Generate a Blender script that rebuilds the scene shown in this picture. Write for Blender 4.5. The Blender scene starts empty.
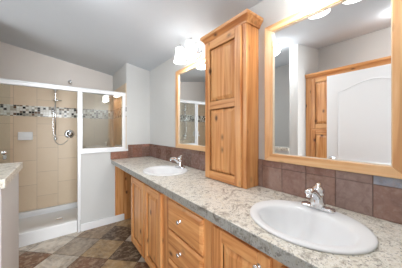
import bpy, bmesh, math, random
from mathutils import Vector, Matrix
random.seed(7)
C = bpy.context.scene.collection
PI = math.pi

# ------------------------------------------------------------------ camera
cam_d = bpy.data.cameras.new('camera'); cam = bpy.data.objects.new('camera', cam_d); C.objects.link(cam)
cam.location = (0, 0, 1.3); cam.rotation_euler = (PI/2, 0, -0.6555)
cam_d.sensor_width = 36; cam_d.lens = 16.996; cam_d.shift_y = -0.00856; cam_d.clip_start = 0.02
bpy.context.scene.camera = cam
# ------------------------------------------------------------------ world, large lights, exposure
sc = bpy.context.scene
sc.view_settings.view_transform = 'Standard'; sc.view_settings.look = 'None'
sc.view_settings.gamma = 1; sc.view_settings.use_curve_mapping = False
sc.view_settings.exposure = 0.10
w = bpy.data.worlds.new('world'); sc.world = w; w.use_nodes = True
w.node_tree.nodes['Background'].inputs[0].default_value = (0.93, 0.96, 1.0, 1)
w.node_tree.nodes['Background'].inputs[1].default_value = 1.0

def area(name, loc, rot, sx, sy, watts, col=(1, 1, 1)):
    l = bpy.data.lights.new(name, 'AREA'); l.shape = 'RECTANGLE'; l.size = sx; l.size_y = sy
    l.energy = watts; l.color = col
    o = bpy.data.objects.new(name, l); C.objects.link(o); o.location = loc; o.rotation_euler = rot
    return o
# added fill light, unseen, shining through the open doorway behind the camera
area('doorway_fill', (-0.1, -3.2, 1.15), (PI/2, 0, 0), 1.5, 1.6, 165, (0.93, 0.97, 1.0))
# added fill light in the unseen left alcove, behind the half wall
area('alcove_fill', (-1.36, 2.62, 1.65), (0, -PI/2, 0), 0.8, 0.42, 9, (0.96, 0.98, 1.0))
SCONCE_W = 4.0
DOME = 34.0   # emission of the lit glass dome over the floor
DOME_FILL = 17.0

# ------------------------------------------------------------------ materials
def srgb(r, g, b):
    f = lambda c: (c/255)/12.92 if c/255 <= .04045 else ((c/255+.055)/1.055)**2.4
    return (f(r), f(g), f(b), 1)

class NT:
    def __init__(s, name):
        s.m = bpy.data.materials.new(name); s.m.use_nodes = True
        s.t = s.m.node_tree; s.n = s.t.nodes; s.bsdf = s.n['Principled BSDF']
    def new(s, t, **kw):
        n = s.n.new(t)
        for k, v in kw.items(): setattr(n, k, v)
        return n
    def link(s, a, b): s.t.links.new(a, b)
    def val(s, sock, v):
        if isinstance(v, bpy.types.NodeSocket): s.link(v, sock)
        else: sock.default_value = v
    def math(s, op, a, b=None, c=None):
        n = s.new('ShaderNodeMath', operation=op); s.val(n.inputs[0], a)
        if b is not None: s.val(n.inputs[1], b)
        if c is not None: s.val(n.inputs[2], c)
        return n.outputs[0]
    def vmath(s, op, a, b=None):
        n = s.new('ShaderNodeVectorMath', operation=op); s.val(n.inputs[0], a)
        if b is not None: s.val(n.inputs[1], b)
        return n.outputs[0]
    def coord(s, kind='Object', rnd=0.0):
        v = s.new('ShaderNodeTexCoord').outputs[kind]
        if rnd:
            oi = s.new('ShaderNodeObjectInfo').outputs['Random']
            cx = s.new('ShaderNodeCombineXYZ'); 
            for i, k in enumerate((1, 1.7, 2.3)): s.link(s.math('MULTIPLY', oi, rnd*k), cx.inputs[i])
            v = s.vmath('ADD', v, cx.outputs[0])
        return v
    def noise(s, v, scale, detail=3, rough=.5, dist=0):
        n = s.new('ShaderNodeTexNoise'); s.link(v, n.inputs['Vector']); n.inputs['Scale'].default_value = scale
        n.inputs['Detail'].default_value = detail; n.inputs['Roughness'].default_value = rough; n.inputs['Distortion'].default_value = dist
        return n.outputs['Fac']
    def ramp(s, f, stops, interp='LINEAR'):
        n = s.new('ShaderNodeValToRGB'); n.color_ramp.interpolation = interp; s.link(f, n.inputs[0])
        e = n.color_ramp.elements
        while len(e) < len(stops): e.new(0.5)
        for el, (p, c) in zip(e, stops): el.position = p; el.color = c if len(c) == 4 else (*c, 1)
        return n.outputs['Color']
    def mix(s, f, a, b, mode='MIX'):
        n = s.new('ShaderNodeMix', data_type='RGBA', blend_type=mode)
        s.val(n.inputs[0], f); s.val(n.inputs[6], a); s.val(n.inputs[7], b)
        return n.outputs[2]
    def bump(s, h, strength=.2, dist=.01):
        n = s.new('ShaderNodeBump'); n.inputs['Strength'].default_value = strength; n.inputs['Distance'].default_value = dist
        s.link(h, n.inputs['Height']); s.link(n.outputs[0], s.bsdf.inputs['Normal'])
    def set(s, **kw):
        for k, v in kw.items(): s.val(s.bsdf.inputs[k.replace('_', ' ')], v)
        return s

def plain(name, col, rough=.5, metal=0.0, coat=0.0, var=.04, scale=6, bump=0, bscale=60):
    t = NT(name); v = t.coord()
    f = t.noise(v, scale, 3)
    c = t.mix(f, tuple(x*(1-var) for x in col[:3])+(1,), tuple(min(1, x*(1+var)) for x in col[:3])+(1,))
    t.set(Base_Color=c, Roughness=rough, Metallic=metal, Coat_Weight=coat)
    if bump: t.bump(t.noise(v, bscale, 4), bump, .004)
    return t.m

def wood(name, axis, light, mid, dark, knots=True, rough=.36, coat=.25):
    t = NT(name); v = t.coord(rnd=3.1)
    sc_ = [26.0]*3; sc_[axis] = 1.3
    mp = t.vmath('MULTIPLY', v, tuple(sc_))
    n1 = t.noise(mp, 1.0, 4, .55, .6)
    sc2 = [70.0]*3; sc2[axis] = 2.0
    n2 = t.noise(t.vmath('MULTIPLY', v, tuple(sc2)), 1.0, 2)
    c = t.ramp(n1, [(.34, dark), (.46, mid), (.60, light)])
    c = t.mix(t.math('MULTIPLY', n2, .35), c, mid)
    # glued boards of slightly different tone
    sx = t.new('ShaderNodeSeparateXYZ'); t.link(v, sx.inputs[0])
    wn = t.new('ShaderNodeTexWhiteNoise', noise_dimensions='2D'); cb = t.new('ShaderNodeCombineXYZ')
    for i, k in enumerate([a for a in range(3) if a != axis]):
        t.link(t.math('FLOOR', t.math('MULTIPLY', sx.outputs[k], 10.5)), cb.inputs[i])
    t.link(cb.outputs[0], wn.inputs['Vector'])
    c = t.mix(t.math('MULTIPLY', wn.outputs['Value'], .22), c, tuple(x*.62 for x in mid[:3])+(1,))
    if knots:
        sc3 = [11.0]*3; sc3[axis] = 7.0
        vo = t.new('ShaderNodeTexVoronoi'); t.link(t.vmath('MULTIPLY', v, tuple(sc3)), vo.inputs['Vector']); vo.inputs['Scale'].default_value = 1
        pick = t.math('GREATER_THAN', t.math('ADD', 0.0, vo.outputs['Color']), .45)
        k = t.ramp(vo.outputs['Distance'], [(.10, (1, 1, 1)), (.17, (.35, .35, .35)), (.27, (0, 0, 0))])
        c = t.mix(t.math('MULTIPLY', k, t.math('MULTIPLY', pick, .85)), c, srgb(70, 36, 20))
    t.set(Base_Color=c, Roughness=rough, Coat_Weight=coat, Coat_Roughness=.25)
    t.bump(n2, .06, .002)
    return t.m

AL = (srgb(234, 178, 118), srgb(214, 148, 88), srgb(174, 102, 50))     # knotty alder, honey
PN = (srgb(236, 196, 148), srgb(226, 174, 120), srgb(200, 142, 90))    # paler mirror frames
M = {}
M['wood_z'] = wood('alder_upright', 2, *AL)
M['wood_y'] = wood('alder_lengthwise', 1, *AL)
M['wood_x'] = wood('alder_crosswise', 0, *AL)
M['frame_z'] = wood('pale_alder_upright', 2, *PN)
M['frame_y'] = wood('pale_alder_lengthwise', 1, *PN)
M['lip'] = plain('pale_bevel', srgb(224, 206, 182), .35)
M['toe'] = plain('dark_toe_kick', srgb(70, 45, 30), .6)
M['wall'] = plain('wall_paint', srgb(209, 209, 207), .75, bump=.12, bscale=90, var=.015)
M['lightened_wall'] = plain('warm_lightened_wall_paint', srgb(228, 221, 215), .6, var=.015)  # warm wall paint, lightened so missing light sits in the colour
M['ceil'] = plain('ceiling_paint', srgb(212, 217, 223), .85, bump=.25, bscale=70, var=.02)
M['white'] = plain('white_paint', srgb(235, 235, 236), .4, var=.01)
M['acrylic'] = plain('white_acrylic', srgb(238, 239, 240), .25, coat=.3, var=.01)
M['porcelain'] = plain('white_porcelain', srgb(236, 237, 238), .3, coat=.12, var=.005)
M['alu'] = plain('white_aluminium', srgb(232, 233, 235), .3, metal=.15, var=.01)
M['chrome'] = plain('chrome', (.82, .83, .85, 1), .09, metal=1, var=.01)
M['dark'] = plain('dark_rubber', srgb(40, 40, 42), .4)
M['grout'] = plain('grout', srgb(128, 106, 98), .9)

def granite(name, k=1.0, cool=0.0):
    t = NT(name); v = t.coord()
    q = lambda r_, g, b_: srgb(r_*k*(1-.05*cool), g*k*(1+.01*cool), b_*k*(1+.06*cool))
    n1 = t.noise(v, 11, 8, .74, 1.6)
    n2 = t.noise(v, 34, 6, .70, .5)
    n3 = t.noise(v, 120, 3, .65)
    c = t.ramp(n1, [(.36, q(146, 136, 122)), (.43, q(202, 196, 182)), (.50, q(234, 231, 222)), (.63, q(216, 208, 190))])
    c = t.mix(t.ramp(n2, [(.55, (0, 0, 0)), (.63, (.8, .8, .8))]), c, q(140, 133, 122))
    c = t.mix(t.ramp(n2, [(.32, (.8, .8, .8)), (.43, (0, 0, 0))]), c, q(234, 230, 224))
    c = t.mix(t.ramp(n3, [(.59, (0, 0, 0)), (.66, (.95, .95, .95))]), c, q(88, 84, 84))
    c = t.mix(t.ramp(n3, [(.30, (.7, .7, .7)), (.40, (0, 0, 0))]), c, q(184, 166, 146))
    t.set(Base_Color=c, Roughness=.28, Coat_Weight=.15)
    return t.m
M['granite'] = granite('granite_laminate')
M['granite_shaded'] = granite('shaded_granite_edging', .72, .4)  # counter laminate darkened and cooled: the front edge's shade as colour

def attr_tile(name, a, b, amt, rough, scale=18, bump=.1, coat=0.0, metal=0.0):
    """colour from the mesh's own per-tile attribute, mottled with two stone tones"""
    t = NT(name); v = t.coord()
    at = t.new('ShaderNodeVertexColor', layer_name='tile').outputs['Color']
    n1 = t.noise(v, scale, 6, .68, .9); n2 = t.noise(v, scale*3.1, 4, .6, .4)
    c = t.mix(t.math('MULTIPLY', t.ramp(n1, [(.42, (0, 0, 0)), (.66, (1, 1, 1))]), amt), at, a)
    c = t.mix(t.math('MULTIPLY', t.ramp(n2, [(.46, (0, 0, 0)), (.68, (1, 1, 1))]), amt*.8), c, b)
    t.set(Base_Color=c, Roughness=rough, Coat_Weight=coat, Metallic=metal)
    t.bump(n1, bump, .004)
    return t.m
M['floor_tile'] = attr_tile('slate_floor', srgb(78, 58, 42), srgb(196, 176, 150), .7, .42, 7)
M['floor_joint'] = plain('floor_joint', srgb(70, 60, 52), .8)
M['splash'] = attr_tile('slate_splash', srgb(98, 68, 54), srgb(172, 150, 142), .42, .2, 14, .06, .35)

def shower_tile():
    t = NT('shower_wall_tile'); v = t.coord()
    sx = t.new('ShaderNodeSeparateXYZ'); t.link(v, sx.inputs[0])
    h = t.math('ADD', sx.outputs[0], sx.outputs[1])
    cb = t.new('ShaderNodeCombineXYZ'); t.link(t.math('ADD', h, .002), cb.inputs[1]); t.link(t.math('ADD', sx.outputs[2], .22), cb.inputs[0])
    br = t.new('ShaderNodeTexBrick'); t.link(cb.outputs[0], br.inputs['Vector'])
    br.offset = .5; br.inputs['Scale'].default_value = 1; br.inputs['Mortar Size'].default_value = .0022
    br.inputs['Brick Width'].default_value = .36; br.inputs['Row Height'].default_value = .251; br.inputs['Bias'].default_value = 0
    br.inputs['Color1'].default_value = srgb(224, 201, 172); br.inputs['Color2'].default_value = srgb(212, 187, 157)
    br.inputs['Mortar'].default_value = srgb(168, 144, 120)
    n = t.noise(v, 7, 5, .6, .6)
    c = t.mix(t.math('MULTIPLY', n, .45), br.outputs['Color'], srgb(232, 217, 194))
    t.set(Base_Color=c, Roughness=.4)
    return t.m
M['shower_tile'] = shower_tile()

def mosaic():
    t = NT('mosaic_glass'); v = t.coord()
    sx = t.new('ShaderNodeSeparateXYZ'); t.link(v, sx.inputs[0])
    h = t.math('MULTIPLY', t.math('ADD', sx.outputs[0], sx.outputs[1]), 31)
    z = t.math('MULTIPLY', sx.outputs[2], 31)
    cb = t.new('ShaderNodeCombineXYZ'); t.link(t.math('FLOOR', h), cb.inputs[0]); t.link(t.math('FLOOR', z), cb.inputs[1])
    wn = t.new('ShaderNodeTexWhiteNoise', noise_dimensions='2D'); t.link(cb.outputs[0], wn.inputs['Vector'])
    P = [(0, srgb(226, 224, 216)), (.27, srgb(128, 116, 98)), (.38, srgb(34, 33, 31)), (.54, srgb(180, 174, 158)), (.68, srgb(240, 239, 234)), (.84, srgb(104, 74, 52)), (.93, srgb(150, 150, 140))]
    c = t.ramp(wn.outputs['Value'], P, 'CONSTANT')
    g = t.math('MINIMUM', t.math('FRACT', h), t.math('FRACT', z))
    c = t.mix(t.math('LESS_THAN', g, .1), c, srgb(196, 188, 176))
    t.set(Base_Color=c, Roughness=.15)
    return t.m
M['mosaic'] = mosaic()

def mirror_mat():
    t = NT('silvered_mirror'); t.set(Base_Color=(.90, .915, .915, 1), Metallic=1.0, Roughness=0.0); return t.m
M['mirror'] = mirror_mat()

def clear_glass(name='clear_shower_glass', f0=.045, tint=(.95, .975, .965, 1)):
    t = NT(name); t.n.remove(t.bsdf)
    tr = t.new('ShaderNodeBsdfTransparent'); tr.inputs[0].default_value = tint
    gl = t.new('ShaderNodeBsdfGlossy'); gl.inputs['Roughness'].default_value = 0.0
    lw = t.new('ShaderNodeLayerWeight'); lw.inputs[0].default_value = .5
    fr = t.math('MULTIPLY_ADD', t.math('POWER', lw.outputs['Facing'], 5.0), 1-f0, f0)
    mx = t.new('ShaderNodeMixShader'); t.link(fr, mx.inputs[0]); t.link(tr.outputs[0], mx.inputs[1]); t.link(gl.outputs[0], mx.inputs[2])
    t.link(mx.outputs[0], t.n['Material Output'].inputs[0]); return t.m
M['glass'] = clear_glass()
M['coated_glass'] = clear_glass('reflective_shower_glass', .24)

def lit_glass(name, strength, col=(1, .97, .92, 1)):
    t = NT(name); v = t.coord()
    t.set(Base_Color=(.93, .93, .92, 1), Roughness=.35, Emission_Color=col, Emission_Strength=strength)
    return t.m
def opal(name, strength):
    t = NT(name); t.n.remove(t.bsdf)
    d = t.new('ShaderNodeBsdfDiffuse'); d.inputs[0].default_value = (.93, .93, .92, 1)
    tr = t.new('ShaderNodeBsdfTranslucent'); tr.inputs[0].default_value = (.93, .92, .90, 1)
    em = t.new('ShaderNodeEmission'); em.inputs[0].default_value = (.97, .985, 1, 1); em.inputs[1].default_value = strength
    mx = t.new('ShaderNodeMixShader'); mx.inputs[0].default_value = .8; t.link(d.outputs[0], mx.inputs[1]); t.link(tr.outputs[0], mx.inputs[2])
    ad = t.new('ShaderNodeAddShader'); t.link(mx.outputs[0], ad.inputs[0]); t.link(em.outputs[0], ad.inputs[1])
    t.link(ad.outputs[0], t.n['Material Output'].inputs[0]); return t.m
M['shade'] = opal('lit_opal_shade', 2.2)
M['bulb'] = lit_glass('lit_bulb', 3.0)
M['dome'] = lit_glass('lit_dome', DOME, (.97, .98, 1, 1))
M['dome_fill'] = lit_glass('lit_dome_fill', DOME_FILL, (.97, .98, 1, 1))

# ------------------------------------------------------------------ mesh helpers
def add_box(bm, x0, x1, y0, y1, z0, z1, mat=0, bev=0.0, seg=1):
    b = bmesh.new(); bmesh.ops.create_cube(b, size=1)
    for v in b.verts: v.co = Vector(((x0+x1)/2+v.co.x*(x1-x0), (y0+y1)/2+v.co.y*(y1-y0), (z0+z1)/2+v.co.z*(z1-z0)))
    if bev: bmesh.ops.bevel(b, geom=list(b.edges), offset=bev, segments=seg, profile=.6, affect='EDGES')
    merge(bm, b, mat)
def merge(bm, b, mat=0, mtx=None):
    for f in b.faces: f.material_index = mat
    me = bpy.data.meshes.new('tmp'); b.to_mesh(me); b.free()
    if mtx is not None: me.transform(mtx)
    n = len(bm.faces); bm.from_mesh(me); bpy.data.meshes.remove(me)
def add_lathe(bm, prof, loc=(0, 0, 0), axis='Z', seg=28, mat=0, sx=1, sy=1, cap=True):
    """prof: (r, h) pairs revolved about the axis through loc"""
    b = bmesh.new(); rings = []
    for r, h in prof:
        rings.append([b.verts.new((r*sx*math.cos(2*PI*i/seg), r*sy*math.sin(2*PI*i/seg), h)) for i in range(seg)])
    for a, c in zip(rings, rings[1:]):
        for i in range(seg): b.faces.new((a[i], a[(i+1) % seg], c[(i+1) % seg], c[i]))
    if cap:
        b.faces.new(rings[0][::-1]); b.faces.new(rings[-1])
    for f in b.faces: f.smooth = True
    R = {'Z': Matrix.Identity(4), 'X': Matrix.Rotation(PI/2, 4, 'Y'), '-X': Matrix.Rotation(-PI/2, 4, 'Y'),
         'Y': Matrix.Rotation(-PI/2, 4, 'X'), '-Y': Matrix.Rotation(PI/2, 4, 'X'), '-Z': Matrix.Rotation(PI, 4, 'X')}[axis]
    merge(bm, b, mat, Matrix.Translation(loc) @ R)
def smooth_path(pts, n=8):
    """Catmull-Rom through the points (tuples of any length)"""
    P = [Vector(p) for p in pts]; out = []
    for i in range(len(P)-1):
        p0 = P[max(i-1, 0)]; p1 = P[i]; p2 = P[i+1]; p3 = P[min(i+2, len(P)-1)]
        for k in range(n):
            t = k/n
            out.append(.5*((2*p1)+(p2-p0)*t+(2*p0-5*p1+4*p2-p3)*t*t+(-p0+3*p1-3*p2+p3)*t**3))
    out.append(P[-1]); return out
def add_tube(bm, pts, rad, seg=10, mat=0, flat=None):
    """tube along pts; rad: number or list; flat=(k, axis) squashes the section along a world axis"""
    pts = [Vector(p) for p in pts]; n = len(pts)
    rads = rad if isinstance(rad, (list, tuple)) else [rad]*n
    b = bmesh.new(); rings = []; up = None
    for i, p in enumerate(pts):
        t = (pts[min(i+1, n-1)]-pts[max(i-1, 0)]).normalized()
        if up is None: up = Vector((0, 0, 1)) if abs(t.z) < .9 else Vector((0, 1, 0))
        s = t.cross(up).normalized(); up = s.cross(t).normalized()
        ring = []
        for k in range(seg):
            d = (s*math.cos(2*PI*k/seg)+up*math.sin(2*PI*k/seg))*rads[i]
            if flat: d[flat[1]] *= flat[0]
            ring.append(b.verts.new(p+d))
        rings.append(ring)
    for a, c in zip(rings, rings[1:]):
        for i in range(seg): b.faces.new((a[i], a[(i+1) % seg], c[(i+1) % seg], c[i]))
    b.faces.new(rings[0][::-1]); b.faces.new(rings[-1])
    for f in b.faces: f.smooth = True
    bmesh.ops.recalc_face_normals(b, faces=list(b.faces))
    merge(bm, b, mat)
def add_sweep(bm, path, prof, mat=0):
    """mitred moulding: path = xy points, prof = (outward offset, z); outward is to the right of travel"""
    b = bmesh.new(); n = len(path); P = [Vector(p) for p in path]; rings = []
    for i in range(n):
        d1 = (P[i]-P[i-1]).normalized() if i else (P[1]-P[0]).normalized()
        d2 = (P[i+1]-P[i]).normalized() if i < n-1 else d1
        n1 = Vector((d1.y, -d1.x)); n2 = Vector((d2.y, -d2.x)); m = n1+n2; m = m/(m.dot(n1))
        rings.append([b.verts.new((P[i].x+m.x*o, P[i].y+m.y*o, z)) for o, z in prof])
    k = len(prof)
    for a, c in zip(rings, rings[1:]):
        for i in range(k): b.faces.new((a[i], a[(i+1) % k], c[(i+1) % k], c[i]))
    b.faces.new(rings[0]); b.faces.new(rings[-1][::-1])
    bmesh.ops.recalc_face_normals(b, faces=list(b.faces)); merge(bm, b, mat)
def slab_with_holes(bm, outer, holes, z0, z1, mat=0):
    b = bmesh.new()
    for z in (z0, z1):
        es = []
        for loop in [outer]+holes:
            vs = [b.verts.new((x, y, z)) for x, y in loop]
            es += [b.edges.new((vs[i], vs[(i+1) % len(vs)])) for i in range(len(vs))]
        bmesh.ops.triangle_fill(b, edges=es, use_beauty=True, use_dissolve=False)
    for loop in [outer]+holes:
        n = len(loop)
        lo = [b.verts.new((x, y, z0)) for x, y in loop]; hi = [b.verts.new((x, y, z1)) for x, y in loop]
        for i in range(n): b.faces.new((lo[i], lo[(i+1) % n], hi[(i+1) % n], hi[i]))
    bmesh.ops.remove_doubles(b, verts=list(b.verts), dist=1e-5)
    bmesh.ops.recalc_face_normals(b, faces=list(b.faces)); merge(bm, b, mat)

def obj(name, bm, mats, parent=None, smooth_angle=None):
    bmesh.ops.recalc_face_normals(bm, faces=[f for f in bm.faces])
    me = bpy.data.meshes.new(name); bm.to_mesh(me); bm.free()
    for m in (mats if isinstance(mats, (list, tuple)) else [mats]): me.materials.append(M[m])
    o = bpy.data.objects.new(name, me); C.objects.link(o)
    if parent is not None:
        top = parent
        while top.parent: top = top.parent
        me.transform(Matrix.Translation(-Vector(top.location))); o.parent = parent
    return o
def thing(name, label, cat, loc=(0, 0, 0), group=None):
    o = bpy.data.objects.new(name, None); C.objects.link(o); o.location = loc; o.empty_display_size = .05
    o['label'] = label; o['category'] = cat
    if group: o['group'] = group
    return o
def tag(o, label, cat, group=None):
    o['label'] = label; o['category'] = cat
    if group: o['group'] = group
    return o
def struct(name, bm, mats):
    o = obj(name, bm, mats); o['kind'] = 'structure'; return o
def dup(root, off, label):
    r = root.copy(); C.objects.link(r); r.location = Vector(root.location)+Vector(off); r['label'] = label
    for ch in list(root.children):
        c = ch.copy(); C.objects.link(c); c.parent = r
        for g in list(ch.children):
            d = g.copy(); C.objects.link(d); d.parent = c
    return r
B = bmesh.new

# ------------------------------------------------------------------ room shell
XW, YF, YS, ZC = 1.196, 2.889, 3.735, 0.893
cz = lambda x: 2.244+.1545*(XW-x)
def wall(name, *boxes, mat='wall'):
    bm = B()
    for (x0, x1, y0, y1, z0, z1) in boxes:
        b = bmesh.new(); bmesh.ops.create_cube(b, size=1)
        for v in b.verts:
            x = x1 if v.co.x > 0 else x0; top = cz(x) if z1 is None else z1
            v.co = Vector((x, y1 if v.co.y > 0 else y0, top if v.co.z > 0 else z0))
        merge(bm, b)
    return struct(name, bm, mat)

# floor: square slate-look tiles laid on the diagonal
bm = B(); lay = bm.loops.layers.float_color.new('tile')
add_box(bm, -1.5, 1.3, -.16, 3.84, -.06, -.003, 1)
lay = bm.loops.layers.float_color.get('tile')
TL = .315; e1 = Vector((.7071, .7071)); e2 = Vector((.7071, -.7071)); V0 = Vector((.203, 2.317)); g_ = .0022
OCH, BRN, DRK, GRY, LGT, TAN = (172, 142, 100), (122, 82, 54), (80, 60, 44), (160, 146, 130), (206, 196, 182), (152, 128, 102)
pal = [OCH, BRN, DRK, GRY, LGT, TAN]
fixed = {(0, 0): OCH, (0, -1): GRY, (0, -2): LGT, (-1, -1): LGT, (-1, -2): BRN, (-1, 0): BRN, (-1, 1): OCH, (0, 1): DRK, (1, -1): TAN, (1, 0): DRK, (1, 1): LGT}
def clip_rect(poly, x0, x1, y0, y1):
    for ax, lim, sg in ((0, x0, 1), (0, x1, -1), (1, y0, 1), (1, y1, -1)):
        out = []
        for i in range(len(poly)):
            a, b = poly[i], poly[(i+1) % len(poly)]
            ia, ib = (a[ax]-lim)*sg >= 0, (b[ax]-lim)*sg >= 0
            if ia: out.append(a)
            if ia != ib:
                t = (lim-a[ax])/(b[ax]-a[ax]); out.append((a[0]+(b[0]-a[0])*t, a[1]+(b[1]-a[1])*t))
        poly = out
        if len(poly) < 3: return None
    return poly
for i in range(-12, 12):
    for j in range(-12, 12):
        p = V0+e1*(i*TL)+e2*(j*TL); g = g_
        q = [p+e1*g+e2*g, p+e1*(TL-g)+e2*g, p+e1*(TL-g)+e2*(TL-g), p+e1*g+e2*(TL-g)]
        poly = clip_rect([(a.x, a.y) for a in q], -1.5, 1.3, -.16, 3.84)
        if not poly: continue
        col = fixed.get((i, j)) or random.choice(pal)
        f = bm.faces.new([bm.verts.new((x, y, 0)) for x, y in poly])
        if f.normal.z < 0 or (f.normal_update() or f.normal.z < 0): f.normal_flip()
        f.material_index = 0
        for l in f.loops: l[lay] = srgb(*col)
struct('floor', bm, ['floor_tile', 'floor_joint'])

b = B(); bmesh.ops.create_cube(b, size=1)
for v in b.verts:
    x = 1.3 if v.co.x > 0 else -1.5
    v.co = Vector((x, 3.84 if v.co.y > 0 else -.16, cz(x)+(.08 if v.co.z > 0 else 0)))
struct('ceiling', b, 'ceil')

wall('wall_right', (XW, 1.296, -.16, 3.835, 0, None))
wall('wall_far', (.834, XW, YF, YS, 0, None))
wall('wall_pony', (.245, .834, YF, 2.99, 0, 1.0))
wall('wall_back', (-1.5, XW, YS, 3.835, 0, None), mat='lightened_wall')
wall('wall_shower_side', (-.82, -.72, YF, YS, 0, None), (-1.4, -.82, YF, YF+.1, 0, None))
wall('wall_left', (-1.5, -1.4, 1.345, YS, 0, None))
wall('wall_partition', (-1.5, -.224, 1.23, 1.345, 0, None))
wall('wall_half', (-.33, -.212, 1.345, 1.925, 0, 1.01))
wall('wall_closet', (-.99, -.89, -.16, 1.23, 0, None))
wall('wall_front', (-.89, -.41, -.16, -.06, 0, None), (.50, XW, -.16, -.06, 0, None), (-.41, .50, -.16, -.06, 2.03, None))

bm = B()
add_box(bm, .262, .677, YF-.022, YF, 0, .092, bev=.004); add_box(bm, .677, .80, YF-.022, YF-.010, 0, .092, bev=.004)
struct('baseboard_far', bm, 'white')

# ------------------------------------------------------------------ shower
bm = B()
add_box(bm, -.72, .834, 2.99, YS, .0, .05); add_box(bm, -.72, .225, YF+.03, 2.99, 0, .05)
add_box(bm, -.72, .225, YF, 2.975, 0, .152, bev=.012, seg=3)
add_box(bm, -.72, .834, YS-.05, YS-.001, 0, .128, bev=.012, seg=3)
add_box(bm, -.72, -.68, 2.9, YS, 0, .128, bev=.010, seg=2); add_box(bm, .79, .833, 2.99, YS, 0, .128, bev=.010, seg=2)
add_box(bm, .225, .833, 2.991, 3.03, 0, .128, bev=.010, seg=2)
t = thing('shower_pan', 'white acrylic shower base with a raised curb on the slate floor', 'shower base', (.05, 3.3, 0))
o = obj('basin', bm, 'acrylic', t)
bm = B(); add_lathe(bm, [(.04, .0501), (.04, .053), (.034, .055), (.0, .055)], (.05, 3.35, 0), cap=False); obj('drain', bm, 'chrome', t)

def tiled(name, *bx):
    bm = B()
    for (a, z) in bx:
        add_box(bm, *a, .130, 1.508); add_box(bm, *a, 1.664, 2.0); add_box(bm, *a, 1.508, 1.664, 1)
    struct(name, bm, ['shower_tile', 'mosaic'])
tiled('wall_tile_back', ((-.711, .825, YS-.009, YS), 0))
tiled('wall_tile_side', ((.825, .834, 2.991, YS), 0))
tiled('wall_tile_left', ((-.72, -.711, YF, YS-.0095), 0))
bm = B(); add_box(bm, .825, .834, YF, 2.9905, 1.032, 1.508); add_box(bm, .825, .834, YF, 2.9905, 1.664, 2.0); add_box(bm, .825, .834, YF, 2.9905, 1.508, 1.664, 1)
struct('wall_tile_edge', bm, ['shower_tile', 'mosaic'])

# glass enclosure
t = thing('shower_screen', 'white framed shower screen with a clear fixed pane above the half wall', 'shower screen', (.25, 2.91, 0))
bm = B(); add_box(bm, -.711, .825, 2.885, 2.945, 1.802, 1.856, bev=.006, seg=2); add_box(bm, -.711, .825, 2.878, 2.889, 1.836, 1.850, bev=.003)
obj('header_rail', bm, 'alu', t)
bm = B(); add_box(bm, .228, .262, 2.868, 2.92, .153, 1.802, bev=.004); add_box(bm, .262, .282, 2.884, 2.915, 1.064, 1.802, bev=.003)
add_box(bm, .228, .250, 2.868, 2.888, .0, .16, bev=.003)
obj('post', bm, 'alu', t)
bm = B(); add_box(bm, .780, .823, 2.884, 2.915, 1.064, 1.802, bev=.004); obj('wall_jamb', bm, 'alu', t)
bm = B(); add_box(bm, .262, .823, 2.884, 2.915, 1.031, 1.064, bev=.004); obj('bottom_rail', bm, 'alu', t)
bm = B(); add_box(bm, .236, .833, 2.862, 3.0, 1.001, 1.031, bev=.005, seg=2); add_box(bm, .834, .852, 2.862, 2.8885, 1.001, 1.031, bev=.004); obj('sill', bm, 'alu', t)
bm = B(); add_box(bm, .278, .784, 2.897, 2.902, 1.06, 1.804); obj('glass_pane', bm, 'coated_glass', t)

t = thing('shower_door', 'frameless clear sliding shower door pushed to the left', 'shower door', (-.55, 2.93, .16))
bm = B(); add_box(bm, -.709, -.392, 2.928, 2.934, .158, 1.80); obj('glass_pane', bm, 'glass', t)
bm = B(); add_lathe(bm, [(.009, 0), (.009, .02), (.021, .024), (.024, .034), (.018, .042), (.0, .044)], (-.432, 2.928, 1.06), '-Y', 20, cap=False)
add_lathe(bm, [(.012, 0), (.012, .012), (.0, .014)], (-.432, 2.934, 1.06), 'Y', 16, cap=False)
add_box(bm, -.447, -.417, 2.918, 2.928, .985, 1.035, bev=.004)
obj('door_knob', bm, 'chrome', t)

# soap dish
bm = B()
add_box(bm, -.419, -.258, YS-.034, YS-.009, 1.163, 1.281, bev=.012, seg=3)
add_box(bm, -.412, -.265, YS-.085, YS-.03, 1.165, 1.180, bev=.006, seg=2)
add_box(bm, -.412, -.265, YS-.088, YS-.076, 1.165, 1.198, bev=.005, seg=2)
tag(obj('soap_dish', bm, 'porcelain'), 'white ceramic soap dish mounted on the beige shower tile', 'soap dish')

# hand shower on its slide bar
yb = YS-.06
t = thing('hand_shower', 'chrome hand shower on a vertical slide bar with a looping hose', 'shower', (.005, YS-.009, 1.15))
bm = B(); add_tube(bm, [(.005, yb, 1.15), (.005, yb, 1.96)], .010, 14); obj('slide_bar', bm, 'chrome', t)
for z in (1.175, 1.93):
    bm = B(); add_tube(bm, [(.005, YS-.009, z), (.005, yb, z)], .012, 12); add_lathe(bm, [(.026, 0), (.026, .006), (.018, .012), (.0, .013)], (.005, YS-.0092, z), '-Y', 20, cap=False)
    add_lathe(bm, [(.0, -.022), (.019, -.020), (.021, 0), (.019, .020), (.0, .022)], (.005, yb, z), 'Z', 18, cap=False)
    obj('bar_bracket', bm, 'chrome', t)
bm = B(); add_tube(bm, [(.005, yb, 1.735), (.005, yb, 1.80)], .021, 14); add_tube(bm, [(-.03, yb-.012, 1.765), (.08, yb-.012, 1.765)], .010, 10)
obj('slider', bm, 'chrome', t)
bm = B(); add_tube(bm, smooth_path([(.005, yb-.03, 1.74), (.005, yb-.035, 1.82), (.005, yb-.05, 1.90), (.005, yb-.075, 1.94)], 5), [.011]*6+[.013]*6+[.015]*4, 12)
add_lathe(bm, [(.0, -.012), (.03, -.010), (.041, .0), (.041, .012), (.034, .016), (.0, .016)], (.005, yb-.085, 1.935), '-Y', 24, cap=False)
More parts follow.
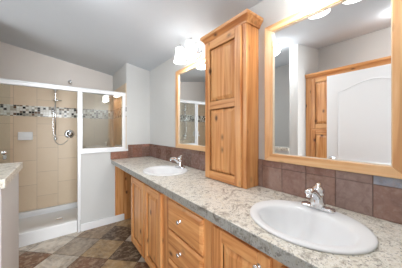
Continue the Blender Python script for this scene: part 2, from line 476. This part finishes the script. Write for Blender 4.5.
obj('handset', bm, 'chrome', t)
bm = B(); add_tube(bm, smooth_path([(.005, yb-.03, 1.735), (-.02, yb-.03, 1.55), (-.022, yb-.02, 1.30), (.01, yb-.01, 1.12), (.09, yb, 1.085), (.165, YS-.03, 1.15)], 8), .0055, 8)
obj('hose', bm, 'chrome', t)

t = thing('shower_valve', 'round chrome shower valve with a lever handle on beige tile', 'valve', (.185, YS-.009, 1.244))
bm = B(); add_lathe(bm, [(.068, 0), (.070, .004), (.062, .011), (.046, .014), (.0, .014)], (.185, YS-.0092, 1.244), '-Y', 32, cap=False); obj('escutcheon', bm, 'chrome', t)
bm = B(); add_lathe(bm, [(.042, .0), (.042, .010), (.038, .014), (.0, .014)], (.185, YS-.022, 1.244), '-Y', 28, cap=False); obj('dark_ring', bm, 'dark', t)
bm = B(); add_lathe(bm, [(.027, 0), (.025, .035), (.020, .042), (.0, .043)], (.185, YS-.035, 1.244), '-Y', 24, cap=False)
add_tube(bm, [(.185, YS-.066, 1.244), (.198, YS-.07, 1.262), (.218, YS-.072, 1.285)], [.010, .009, .006], 10); obj('lever', bm, 'chrome', t)

t = thing('shower_pipe', 'bent chrome shower arm high on the wall above the tile', 'shower arm', (.19, YS, 2.07))
bm = B(); add_lathe(bm, [(.030, 0), (.030, .004), (.018, .012), (.0, .013)], (.19, YS, 2.085), '-Y', 22, cap=False); obj('flange', bm, 'chrome', t)
bm = B(); add_tube(bm, smooth_path([(.19, YS-.004, 2.085), (.19, YS-.05, 2.10), (.19, YS-.10, 2.095), (.195, YS-.13, 2.06)], 6), .011, 12)
add_lathe(bm, [(.0, -.026), (.016, -.024), (.018, -.008), (.013, .008), (.0, .010)], (.196, YS-.135, 2.055), 'Z', 16, cap=False); obj('bent_tube', bm, 'chrome', t)

# ------------------------------------------------------------------ cabinets
def add_panel_door(bm, xb, sg, y0, y1, z0, z1, splits=(), st=.055, rail=.06, t=.019):
    """raised-panel door on the plane x=xb, front towards sg; mats 0 upright grain, 1 lengthwise grain"""
    xf = xb+sg*t; X = lambda a, b: (min(a, b), max(a, b))
    for ya, yb_ in ((y0, y0+st), (y1-st, y1)): add_box(bm, *X(xb, xf), ya, yb_, z0, z1, 0, .003)
    zs = [(z0, z0+rail)]+[(s-rail/2, s+rail/2) for s in splits]+[(z1-rail, z1)]
    for za, zb in zs: add_box(bm, *X(xb, xf-sg*.0006), y0+st, y1-st, za, zb, 1, .003)
    for (a, b_), (c, d) in zip(zs, zs[1:]):
        ya, yb_, za, zb = y0+st, y1-st, b_, c
        b = bmesh.new(); R = []
        for inset, dx in ((0, .004), (.006, .004), (.034, .0135), (.036, .0135)):
            x = xb+sg*dx
            R.append([b.verts.new(p) for p in ((x, ya+inset, za+inset), (x, yb_-inset, za+inset), (x, yb_-inset, zb-inset), (x, ya+inset, zb-inset))])
        for p, q in zip(R, R[1:]):
            for i in range(4): b.faces.new((p[i], p[(i+1) % 4], q[(i+1) % 4], q[i]))
        b.faces.new(R[-1]); b.faces.new(R[0][::-1])
        bmesh.ops.recalc_face_normals(b, faces=list(b.faces)); merge(bm, b, 0)
def add_drawer_front(bm, xb, sg, y0, y1, z0, z1):
    b = bmesh.new(); R = []
    for inset, dx in ((0, 0), (0, .009), (.003, .011), (.016, .019), (.019, .020), (.03, .020)):
        x = xb+sg*dx
        R.append([b.verts.new(p) for p in ((x, y0+inset, z0+inset), (x, y1-inset, z0+inset), (x, y1-inset, z1-inset), (x, y0+inset, z1-inset))])
    for p, q in zip(R, R[1:]):
        for i in range(4): b.faces.new((p[i], p[(i+1) % 4], q[(i+1) % 4], q[i]))
    b.faces.new(R[-1]); b.faces.new(R[0][::-1]); bmesh.ops.recalc_face_normals(b, faces=list(b.faces)); merge(bm, b, 0)
KNOB = [(.011, 0), (.011, .002), (.005, .006), (.005, .013), (.012, .017), (.0135, .021), (.011, .026), (.0, .027)]
def knob(parent, x, y, z, ax='-X'):
    bm = B(); add_lathe(bm, KNOB, (x, y, z), ax, 20, cap=False); obj('knob', bm, 'chrome', parent)

XF = .656   # face-frame front
def vanity_unit(label, y0, y1, openings, name):
    """openings: (ya, yb, za, zb) covered by doors or drawers"""
    t = thing(name, label, 'cabinet', (.9, (y0+y1)/2, 0), 'alder base cabinets under the counter')
    bm = B()
    add_box(bm, XF+.018, 1.18, y0+.001, y0+.017, .12, .842); add_box(bm, XF+.018, 1.18, y1-.017, y1-.001, .12, .842)
    add_box(bm, XF+.018, 1.18, y0+.017, y1-.017, .12, .136); add_box(bm, 1.172, 1.18, y0+.017, y1-.017, .136, .842)
    obj('carcass', bm, 'wood_z', t)
    bm = B(); add_box(bm, .715, .735, y0+.002, y1-.002, 0, .12); add_box(bm, .735, 1.15, y0+.002, y0+.016, 0, .12); add_box(bm, .735, 1.15, y1-.016, y1-.002, 0, .12)
    obj('toe_kick', bm, 'toe', t)
    bm = B(); ys = sorted({y for o in openings for y in (o[0], o[1])})
    cuts = [y0+.001]+ys+[y1-.001]
    lo, hi = ys[0], ys[-1]
    add_box(bm, XF, XF+.018, y0+.001, lo+.012, .12, .842, 0, .001); add_box(bm, XF, XF+.018, hi-.012, y1-.001, .12, .842, 0, .001)
    for a, b_ in zip(ys[1::2], ys[2::2]): add_box(bm, XF, XF+.018, a-.012, b_+.012, .12, .842, 0, .001)
    zs = sorted({z for o in openings for z in (o[2], o[3])})
    add_box(bm, XF+.0005, XF+.0175, lo, hi, .12, zs[0]+.012, 1); add_box(bm, XF+.0005, XF+.0175, lo, hi, zs[-1]-.012, .842, 1)
    for a, b_ in zip(zs[1::2], zs[2::2]): add_box(bm, XF+.0005, XF+.0175, lo, hi, a-.012, b_+.012, 1)
    obj('face_frame', bm, ['wood_z', 'wood_y'], t)
    return t
# far sink base
t = vanity_unit('alder sink cabinet with two doors under the farther sink', 1.245, 2.06, [(1.335, 1.668, .135, .815), (1.690, 2.045, .135, .815)], 'sink_cabinet')
for a, b_ in ((1.335, 1.668), (1.690, 2.045)):
    bm = B(); add_panel_door(bm, XF, -1, a, b_, .135, .815); obj('door', bm, ['wood_z', 'wood_y'], t)
# drawers
DZ = ((.605, .806), (.402, .592), (.135, .389))
t = vanity_unit('alder drawer cabinet with small chrome knobs between the two sinks', .768, 1.245, [(.825, 1.225, a, b_) for a, b_ in DZ], 'drawer_cabinet')
for a, b_ in DZ:
    bm = B(); add_drawer_front(bm, XF, -1, .825, 1.225, a, b_)
    d = obj('drawer', bm, 'wood_y', t); knob(d, XF-.020, 1.045, (a+b_)/2+.01)
# near sink base
t = vanity_unit('alder sink cabinet with a chrome door knob under the nearer sink', -.045, .768, [(.03, .365, .135, .815), (.408, .725, .135, .815)], 'sink_cabinet')
for a, b_, k in ((.03, .365, .31), (.408, .725, .455)):
    bm = B(); add_panel_door(bm, XF, -1, a, b_, .135, .815); d = obj('door', bm, ['wood_z', 'wood_y'], t); knob(d, XF-.0185, k, .765)
# end panel on the far wall under the counter's knee space
bm = B(); add_box(bm, .677, .765, YF-.0095, YF-.0005, 0, .842, bev=.001); add_box(bm, .765, 1.19, YF-.0085, YF-.0005, 0, .842)
tag(obj('end_panel', bm, 'wood_z'), 'alder side panel on the wall under the far end of the counter', 'panel')

# countertop with two sink cut-outs
def ell(cx, cy, a, b_, n=48): return [(cx+a*math.cos(2*PI*i/n), cy+b_*math.sin(2*PI*i/n)) for i in range(n)]
SK = [(.885, .394), (.885, 1.742)]
bm = B()
outer = [(.6215, -.05), (XW-.001, -.05), (XW-.001, YF-.001), (.640, YF-.001), (.6215, YF-.05)]
slab_with_holes(bm, outer, [ell(x, y, .196, .226) for x, y in SK], .843, ZC)
o = tag(obj('countertop', bm, 'granite'), 'long cream granite-look countertop with two oval sink cut-outs', 'countertop')
bv = o.modifiers.new('round', 'BEVEL'); bv.width = .006; bv.segments = 2; bv.limit_method = 'ANGLE'; bv.angle_limit = 1.2
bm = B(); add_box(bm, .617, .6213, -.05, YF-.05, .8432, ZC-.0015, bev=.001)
e = obj('edge_band', bm, 'granite_shaded', o); e['label'] = 'speckled edge band with cool shade in its colour'

# ------------------------------------------------------------------ sinks and faucets
def make_sink(cx, cy, label):
    t = thing('sink', label, 'sink', (cx, cy, ZC), 'oval sinks in the counter')
    # (centre shift in x, half x, half y, z)
    rings = [(0, .190, .220, -.012), (0, .205, .236, 0.0005), (0, .213, .244, .001), (0, .215, .246, .006), (0, .212, .243, .011), (0, .204, .235, .013),
             (-.010, .184, .216, .011), (-.022, .158, .198, .008), (-.024, .150, .191, .001), (-.024, .144, .185, -.018), (-.022, .130, .168, -.062),
             (-.018, .104, .135, -.104), (-.012, .066, .084, -.128), (-.008, .024, .026, -.136)]
    n = 56; bm = B(); R = []
    for s, a, b_, z in rings: R.append([bm.verts.new((cx+s+a*math.cos(2*PI*i/n), cy+b_*math.sin(2*PI*i/n), ZC+z)) for i in range(n)])
    # underside
    for s, a, b_, z in [(-.008, .026, .028, -.146), (-.012, .072, .090, -.138), (-.018, .112, .143, -.112), (-.022, .138, .176, -.066), (-.02, .152, .193, -.02)]:
        R.append([bm.verts.new((cx+s+a*math.cos(2*PI*i/n), cy+b_*math.sin(2*PI*i/n), ZC+z)) for i in range(n)])
    R.append(R[0])
    for p, q in zip(R, R[1:]):
        for i in range(n): bm.faces.new((p[i], p[(i+1) % n], q[(i+1) % n], q[i])).smooth = True
    obj('bowl', bm, 'porcelain', t)
    bm = B(); add_lathe(bm, [(.023, -.140), (.023, -.134), (.018, -.1325), (.0, -.1335)], (cx-.008, cy, ZC), seg=24, cap=False); obj('drain', bm, 'chrome', t)
    return t
s0 = make_sink(*SK[0], 'white oval sink nearest the camera, under the big framed mirror')
dup(s0, (0, SK[1][1]-SK[0][1], 0), 'white oval sink farther away, near the shower end of the counter')

def make_faucet(x, y, label):
    z = ZC+.0125; t = thing('faucet', label, 'faucet', (x, y, z), 'chrome faucets of the two sinks')
    bm = B()   # oval base plate along the wall
    n = 36; R = []
    for k, h in ((1, 0), (1, .006), (.9, .012), (.55, .015)):
        R.append([bm.verts.new((x+k*.026*math.cos(a), y+(k*.020*math.sin(a)+(.058 if math.sin(a) > 0 else -.058)*(1 if k > .6 else .6)), z+h)) for a in [2*PI*(i+.5)/n for i in range(n)]])
    for p, q in zip(R, R[1:]):
        for i in range(n): bm.faces.new((p[i], p[(i+1) % n], q[(i+1) % n], q[i])).smooth = True
    bm.faces.new(R[-1]); bm.faces.new(R[0][::-1]); obj('base_plate', bm, 'chrome', t)
    bm = B(); add_lathe(bm, [(.035, .008), (.034, .03), (.030, .055), (.0275, .07), (.0, .071)], (x, y, z), seg=26, cap=False)
    obj('body', bm, 'chrome', t)
    bm = B()
    P = smooth_path([(x, y, z+.046), (x-.036, y, z+.080), (x-.075, y, z+.102), (x-.112, y, z+.100)], 5)
    add_tube(bm, P, [.026-.011*i/(len(P)-1) for i in range(len(P))], 14, flat=(.75, 2))
    add_lathe(bm, [(.011, -.016), (.011, .0), (.0, .001)], (x-.106, y, z+.094), seg=14, cap=False)
    obj('spout', bm, 'chrome', t)
    bm = B()
    add_lathe(bm, [(.0285, .071), (.032, .080), (.030, .098), (.018, .110), (.0, .113)], (x, y, z), seg=24, cap=False)
    P = smooth_path([(x-.006, y, z+.104), (x+.006, y, z+.114), (x+.016, y, z+.119), (x+.028, y, z+.120)], 4)
    add_tube(bm, P, [.016-.006*i/(len(P)-1) for i in range(len(P))], 12, flat=(.6, 2))
    obj('lever_handle', bm, 'chrome', t)
    return t
f0 = make_faucet(1.062, .405, 'chrome single-lever faucet on the back rim of the nearer sink')
dup(f0, (0, SK[1][1]-SK[0][1], 0), 'chrome single-lever faucet on the back rim of the farther sink')

# ------------------------------------------------------------------ backsplashes
def splash(label, ax, fixed, segs, start, P, blue=()):
    """tiles on the plane axis=fixed, running lo..hi along the other axis; segs: (lo, hi, z0, z1, height of the row joint)"""
    bm = B(); bm.loops.layers.float_color.new('tile')
    def put(a, b_, za, zb, mat, d0, d1, bev=0):
        if ax == 'x': add_box(bm, fixed-d1, fixed-d0, a, b_, za, zb, mat, bev)
        else: add_box(bm, a, b_, fixed-d1, fixed-d0, za, zb, mat, bev)
    for lo, hi, z0, z1, zrow in segs:
        put(lo, hi, z0, z1, 1, .0005, .008)
        k0 = math.floor((lo-start)/.1503)
        for za, zb, row in ((z0+.001, min(z1, zrow-.0015), 0), (zrow+.0015, z1, 1)):
            k = k0
            while zb-za > .01 and start+k*.1503 < hi:
                a, b_ = max(lo, start+k*.1503+.0015), min(hi, start+(k+1)*.1503-.0015)
                if b_-a > .004:
                    n = len(bm.faces); put(a, b_, za, zb, 0, .008, .012, .0012)
                    c = random.choice(P)
                    if row and k in blue: c = (150, 158, 172)
                    bm.faces.ensure_lookup_table(); L = bm.loops.layers.float_color.get('tile')
                    for f in bm.faces[n:]:
                        for l in f.loops: l[L] = srgb(*c)
                k += 1
    return tag(obj('backsplash', bm, ['splash', 'grout']), label, 'backsplash', 'slate backsplashes around the counter')
splash('brown slate tile backsplash under the big mirror, right of the tall cabinet', 'x', XW, [(-.05, .850, ZC, 1.09, 1.048)], .0645, [(156, 126, 114), (150, 126, 118), (144, 112, 100), (150, 118, 108)], blue=(-1, 0))  # same slate in lighter tones: lamp light put into the near palette
splash('brown slate tile backsplash under the farther mirror, left of the tall cabinet', 'x', XW, [(1.292, YF-.0125, ZC, 1.09, 1.048)], .0645, [(112, 82, 68), (120, 88, 76), (102, 72, 60), (128, 98, 88)])  # same slate in darker tones: the dimmer far light put into the palette
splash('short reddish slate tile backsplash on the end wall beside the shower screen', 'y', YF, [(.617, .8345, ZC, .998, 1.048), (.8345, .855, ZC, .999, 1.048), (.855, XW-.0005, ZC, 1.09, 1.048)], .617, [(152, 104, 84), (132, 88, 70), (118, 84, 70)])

# ------------------------------------------------------------------ tall cabinet on the counter
Y0, Y1 = .8535, 1.29
t = thing('tall_cabinet', 'tall narrow alder cabinet with crown moulding standing on the counter', 'cabinet', (1.12, (Y0+Y1)/2, ZC))
bm = B(); add_box(bm, 1.064, XW-.001, Y0, Y1, ZC, 2.075, 0, .001)
obj('carcass', bm, 'wood_z', t)
bm = B(); add_box(bm, 1.050, 1.064, Y0-.003, Y0+.05, ZC, 2.075, 0, .0015); add_box(bm, 1.050, 1.064, Y1-.05, Y1+.003, ZC, 2.075, 0, .0015)
add_box(bm, 1.051, 1.064, Y0+.05, Y1-.05, ZC, ZC+.03, 1); add_box(bm, 1.051, 1.064, Y0+.05, Y1-.05, 2.03, 2.075, 1)
obj('face_frame', bm, ['wood_z', 'wood_y'], t)
bm = B(); add_panel_door(bm, 1.050, -1, Y0+.034, Y1-.006, ZC+.006, 2.045, splits=(1.508,), st=.058, rail=.066, t=.018); obj('door', bm, ['wood_z', 'wood_y'], t)
bm = B(); add_sweep(bm, [(XW-.001, Y1+.003), (1.050, Y1+.003), (1.050, Y0-.003), (XW-.001, Y0-.003)][::-1],
    [(0, 2.050), (-.008, 2.050), (-.010, 2.060), (-.026, 2.082), (-.036, 2.092), (-.038, 2.112), (0, 2.112)])
add_box(bm, 1.051, XW-.002, Y0, Y1, 2.0755, 2.108)
obj('crown_moulding', bm, 'wood_y', t)

# ------------------------------------------------------------------ framed mirrors
def make_mirror(y0, y1, z0, z1, label):
    t = thing('wall_mirror', label, 'mirror', (XW-.001, (y0+y1)/2, z0), 'framed mirrors above the counter'); fw = .06; xb, xf = XW-.001, XW-.030
    def mitre(bm, quad, mat):   # quad: outer a,b then inner b,a  in (y,z)
        b = bmesh.new()
        prof = [[b.verts.new((x, y, z)) for (y, z) in quad] for x in (xb, xf)]
        for i in range(4): b.faces.new((prof[0][i], prof[0][(i+1) % 4], prof[1][(i+1) % 4], prof[1][i]))
        b.faces.new(prof[0][::-1]); b.faces.new(prof[1])
        bmesh.ops.recalc_face_normals(b, faces=list(b.faces))
        bmesh.ops.bevel(b, geom=list(b.edges), offset=.0025, segments=1, affect='EDGES'); merge(bm, b, mat)
    bm = B(); i0, i1, k0, k1 = y0+fw, y1-fw, z0+fw*.82, z1-fw*.82
    mitre(bm, [(y0, z0), (y1, z0), (i1, k0), (i0, k0)], 1); mitre(bm, [(y0, z1), (y1, z1), (i1, k1), (i0, k1)], 1)
    mitre(bm, [(y0, z0), (y0, z1), (i0, k1), (i0, k0)], 0); mitre(bm, [(y1, z0), (y1, z1), (i1, k1), (i1, k0)], 0)
    obj('frame', bm, ['frame_z', 'frame_y'], t)
    bm = B(); q = .004
    for a in ((i0-.001, i0+q, k0, k1), (i1-q, i1+.001, k0, k1), (i0+q, i1-q, k0-.001, k0+q), (i0+q, i1-q, k1-q, k1+.001)):
        add_box(bm, XW-.024, XW-.009, *a)
    obj('inner_lip', bm, 'lip', t)
    bm = B(); add_box(bm, XW-.014, XW-.002, i0, i1, k0, k1); obj('mirror_glass', bm, 'mirror', t)
    return t
m0 = make_mirror(.088, .786, 1.0925, 2.020, 'large alder framed mirror above the nearer sink')
dup(m0, (0, 1.245, 0), 'alder framed mirror above the farther sink, partly behind the tall cabinet')

# ------------------------------------------------------------------ vanity sconces (two bell shades each)
SZ = 2.012
def make_sconce(yc, label):
    t = thing('wall_sconce', label, 'wall lamp', (XW, yc, 2.09), 'wall lamps above the mirrors')
    bm = B(); add_lathe(bm, [(.062, 0), (.062, .006), (.052, .014), (.022, .020), (.0, .021)], (XW-.0005, yc, 2.105), '-X', 32, cap=False, sx=.8, sy=1.25)
    obj('backplate', bm, 'chrome', t)
    bm = B()
    add_tube(bm, smooth_path([(XW-.05, yc+.115, 2.11), (XW-.04, yc+.06, 2.075), (XW-.035, yc, 2.105), (XW-.04, yc-.06, 2.135), (XW-.05, yc-.115, 2.10)], 8), .0075, 10)
    for s in (-1, 1):
        y = yc+s*.095
        add_tube(bm, smooth_path([(XW-.045, y, 2.10), (XW-.075, y, 2.07), (XW-.11, y, 2.12), (XW-.135, y, 2.195), (XW-.16, y, 2.195), (XW-.162, y, 2.165)], 6), .0065, 10)
    add_tube(bm, [(XW-.012, yc, 2.105), (XW-.036, yc, 2.105)], .010, 10)
    obj('arm', bm, 'chrome', t)
    for s in (-1, 1):
        y = yc+s*.095; x = XW-.162
        bm = B(); P = [(.030, .150), (.038, .148), (.043, .135), (.045, .10), (.048, .06), (.055, .025), (.065, .0)]
        add_lathe(bm, P+[(.062, .0), (.052, .026), (.045, .06), (.042, .10), (.040, .133), (.035, .145), (.028, .147)], (x, y, SZ), seg=32, cap=False)
        sh = obj('lamp_shade', bm, 'shade', t)
        bm = B(); add_lathe(bm, [(.034, .147), (.033, .162), (.020, .170), (.007, .176), (.008, .184), (.0, .188)], (x, y, SZ), seg=22, cap=False); add_lathe(bm, [(.026, .10), (.026, .150)], (x, y, SZ), seg=18)
        obj('shade_holder', bm, 'chrome', sh)
        bm = B(); add_lathe(bm, [(.012, .10), (.014, .085), (.026, .062), (.027, .045), (.018, .028), (.0, .022)], (x, y, SZ), seg=20, cap=False)
        obj('bulb', bm, 'bulb', sh)
    return t
def bulbs(yc, dz=0):
    for s in (-1, 1):
        l = bpy.data.lights.new('sconce_bulb_light', 'POINT'); l.energy = SCONCE_W; l.shadow_soft_size = .014; l.color = (.95, .985, 1.0)
        o = bpy.data.objects.new('sconce_bulb_light', l); C.objects.link(o); o.location = (XW-.162, yc+s*.095, SZ+.012+dz)
        if hasattr(l, 'cycles'): pass
c0 = make_sconce(1.612, 'chrome wall lamp with two white bell shades above the farther mirror')
dup(c0, (0, .41-1.612, .038), 'chrome wall lamp with bell shades above the big mirror, at the top edge')
bulbs(1.612); bulbs(.41, .038)

# ceiling lamp just above the frame
lx, ly = .09, 1.45
t = thing('ceiling_lamp', 'round white flush ceiling lamp at the top edge of the picture', 'ceiling lamp', (lx, ly, cz(lx)), 'flush ceiling lamps')
tilt = Matrix.Translation((lx, ly, cz(lx))) @ Matrix.Rotation(math.atan(.1545), 4, 'Y') @ Matrix.Translation((-lx, -ly, -cz(lx)))
bm = B(); add_lathe(bm, [(.14, 0), (.14, .016), (.132, .02), (.0, .02)], (lx, ly, cz(lx)), '-Z', 36, cap=False); bm.transform(tilt); obj('lamp_base', bm, 'white', t)
bm = B(); add_lathe(bm, [(.122, .0202), (.129, .04), (.128, .065), (.112, .095), (.07, .118), (.0, .127)], (lx, ly, cz(lx)), '-Z', 36, cap=False); bm.transform(tilt); obj('glass_dome', bm, 'dome', t)
d2 = dup(t, (-.30-lx, .20-ly, cz(-.30)-cz(lx)), 'round white flush ceiling lamp added for fill at the right edge of the big mirror')  # second lamp, added to brighten the near end of the room
for ch in d2.children:
    if ch.name.startswith('glass_dome'): ch.data = ch.data.copy(); ch.data.materials[0] = M['dome_fill']
# ------------------------------------------------------------------ half-wall cap (left edge)
bm = B(); add_box(bm, -.36, -.197, 1.346, 2.0, 1.0105, 1.058, bev=.004, seg=2)
tag(obj('ledge_cap', bm, 'granite'), 'granite-look cap on the white half wall at the left edge', 'ledge')

# ------------------------------------------------------------------ what the big mirror shows: closet, open door
t = thing('linen_closet', 'tall alder closet seen in the mirror behind the white door', 'cabinet', (-.67, .62, 0))
bm = B(); add_box(bm, -.888, -.474, .02, 1.228, 0, 2.045); obj('carcass', bm, 'wood_z', t)
bm = B(); add_box(bm, -.474, -.456, 1.15, 1.228, 0, 2.045, 0, .001); add_box(bm, -.474, -.456, .02, .08, 0, 2.045, 0, .001)
add_box(bm, -.474, -.4565, .08, 1.15, 2.0, 2.045, 1); add_box(bm, -.474, -.4565, .08, 1.15, 0, .1, 1); add_box(bm, -.474, -.4565, .08, 1.15, 1.29, 1.345, 1); add_box(bm, -.474, -.4568, .59, .64, .1, 2.0, 0)
obj('face_frame', bm, ['wood_z', 'wood_y'], t)
for a, b_ in ((.088, .605), (.622, 1.155)):
    for za, zb in ((.09, 1.305), (1.33, 2.012)):
        bm = B(); add_panel_door(bm, -.456, 1, a, b_, za, zb, st=.055, t=.014); obj('door', bm, ['wood_z', 'wood_y'], t)
bm = B(); add_sweep(bm, [(-.456, .02), (-.456, 1.228)], [(0, 2.03), (.008, 2.03), (.012, 2.04), (.026, 2.062), (.030, 2.085), (0, 2.085)]); add_box(bm, -.888, -.456, .02, 1.228, 2.0455, 2.083)
obj('crown_moulding', bm, 'wood_y', t)

def arch_path(y0, y1, z0, z1, rise, x):
    P = [(x, y0, z0), (x, y1, z0), (x, y1, z1-rise)]
    for k in range(1, 12):
        u = k/12; P.append((x, y1+(y0-y1)*u, z1-rise+rise*math.sin(PI*u)**1.3))
    P += [(x, y0, z1-rise), (x, y0, z0)]
    return P
bm = B(); add_box(bm, -.433, -.398, .035, .946, .012, 1.995, bev=.002)
for P in (arch_path(.16, .82, .95, 1.87, .10, -.398), arch_path(.16, .82, .20, .82, 0.0, -.398)):
    add_tube(bm, P, .007, 6)
t = struct('door_1', bm, 'white')
bm = B(); add_lathe(bm, [(.030, 0), (.030, .005), (.012, .010), (.011, .030), (.024, .038), (.028, .050), (.022, .060), (.0, .063)], (-.398, .885, .955), 'X', 22, cap=False)
h = obj('door_handle', bm, 'chrome', t)
bm = B()
add_box(bm, -.475, -.412, -.06, -.045, 0, 2.1, bev=.003); add_box(bm, .502, .565, -.06, -.045, 0, 2.1, bev=.003); add_box(bm, -.412, .502, -.06, -.045, 2.032, 2.1, bev=.003)
struct('trim_1', bm, 'white')

bm = B()
for a in ((2.36, 2.41, 1.2, 2.1), (2.83, 2.88, 1.2, 2.1), (2.41, 2.83, 1.2, 1.25), (2.41, 2.83, 2.05, 2.1), (2.41, 2.83, 1.635, 1.665)): add_box(bm, -1.40, -1.375, *a, bev=.003)
add_box(bm, -1.3995, -1.392, 2.41, 2.83, 1.25, 2.05, 1)
struct('added_window_1', bm, ['white', 'glass'])  # unseen window, added to go with the alcove fill light
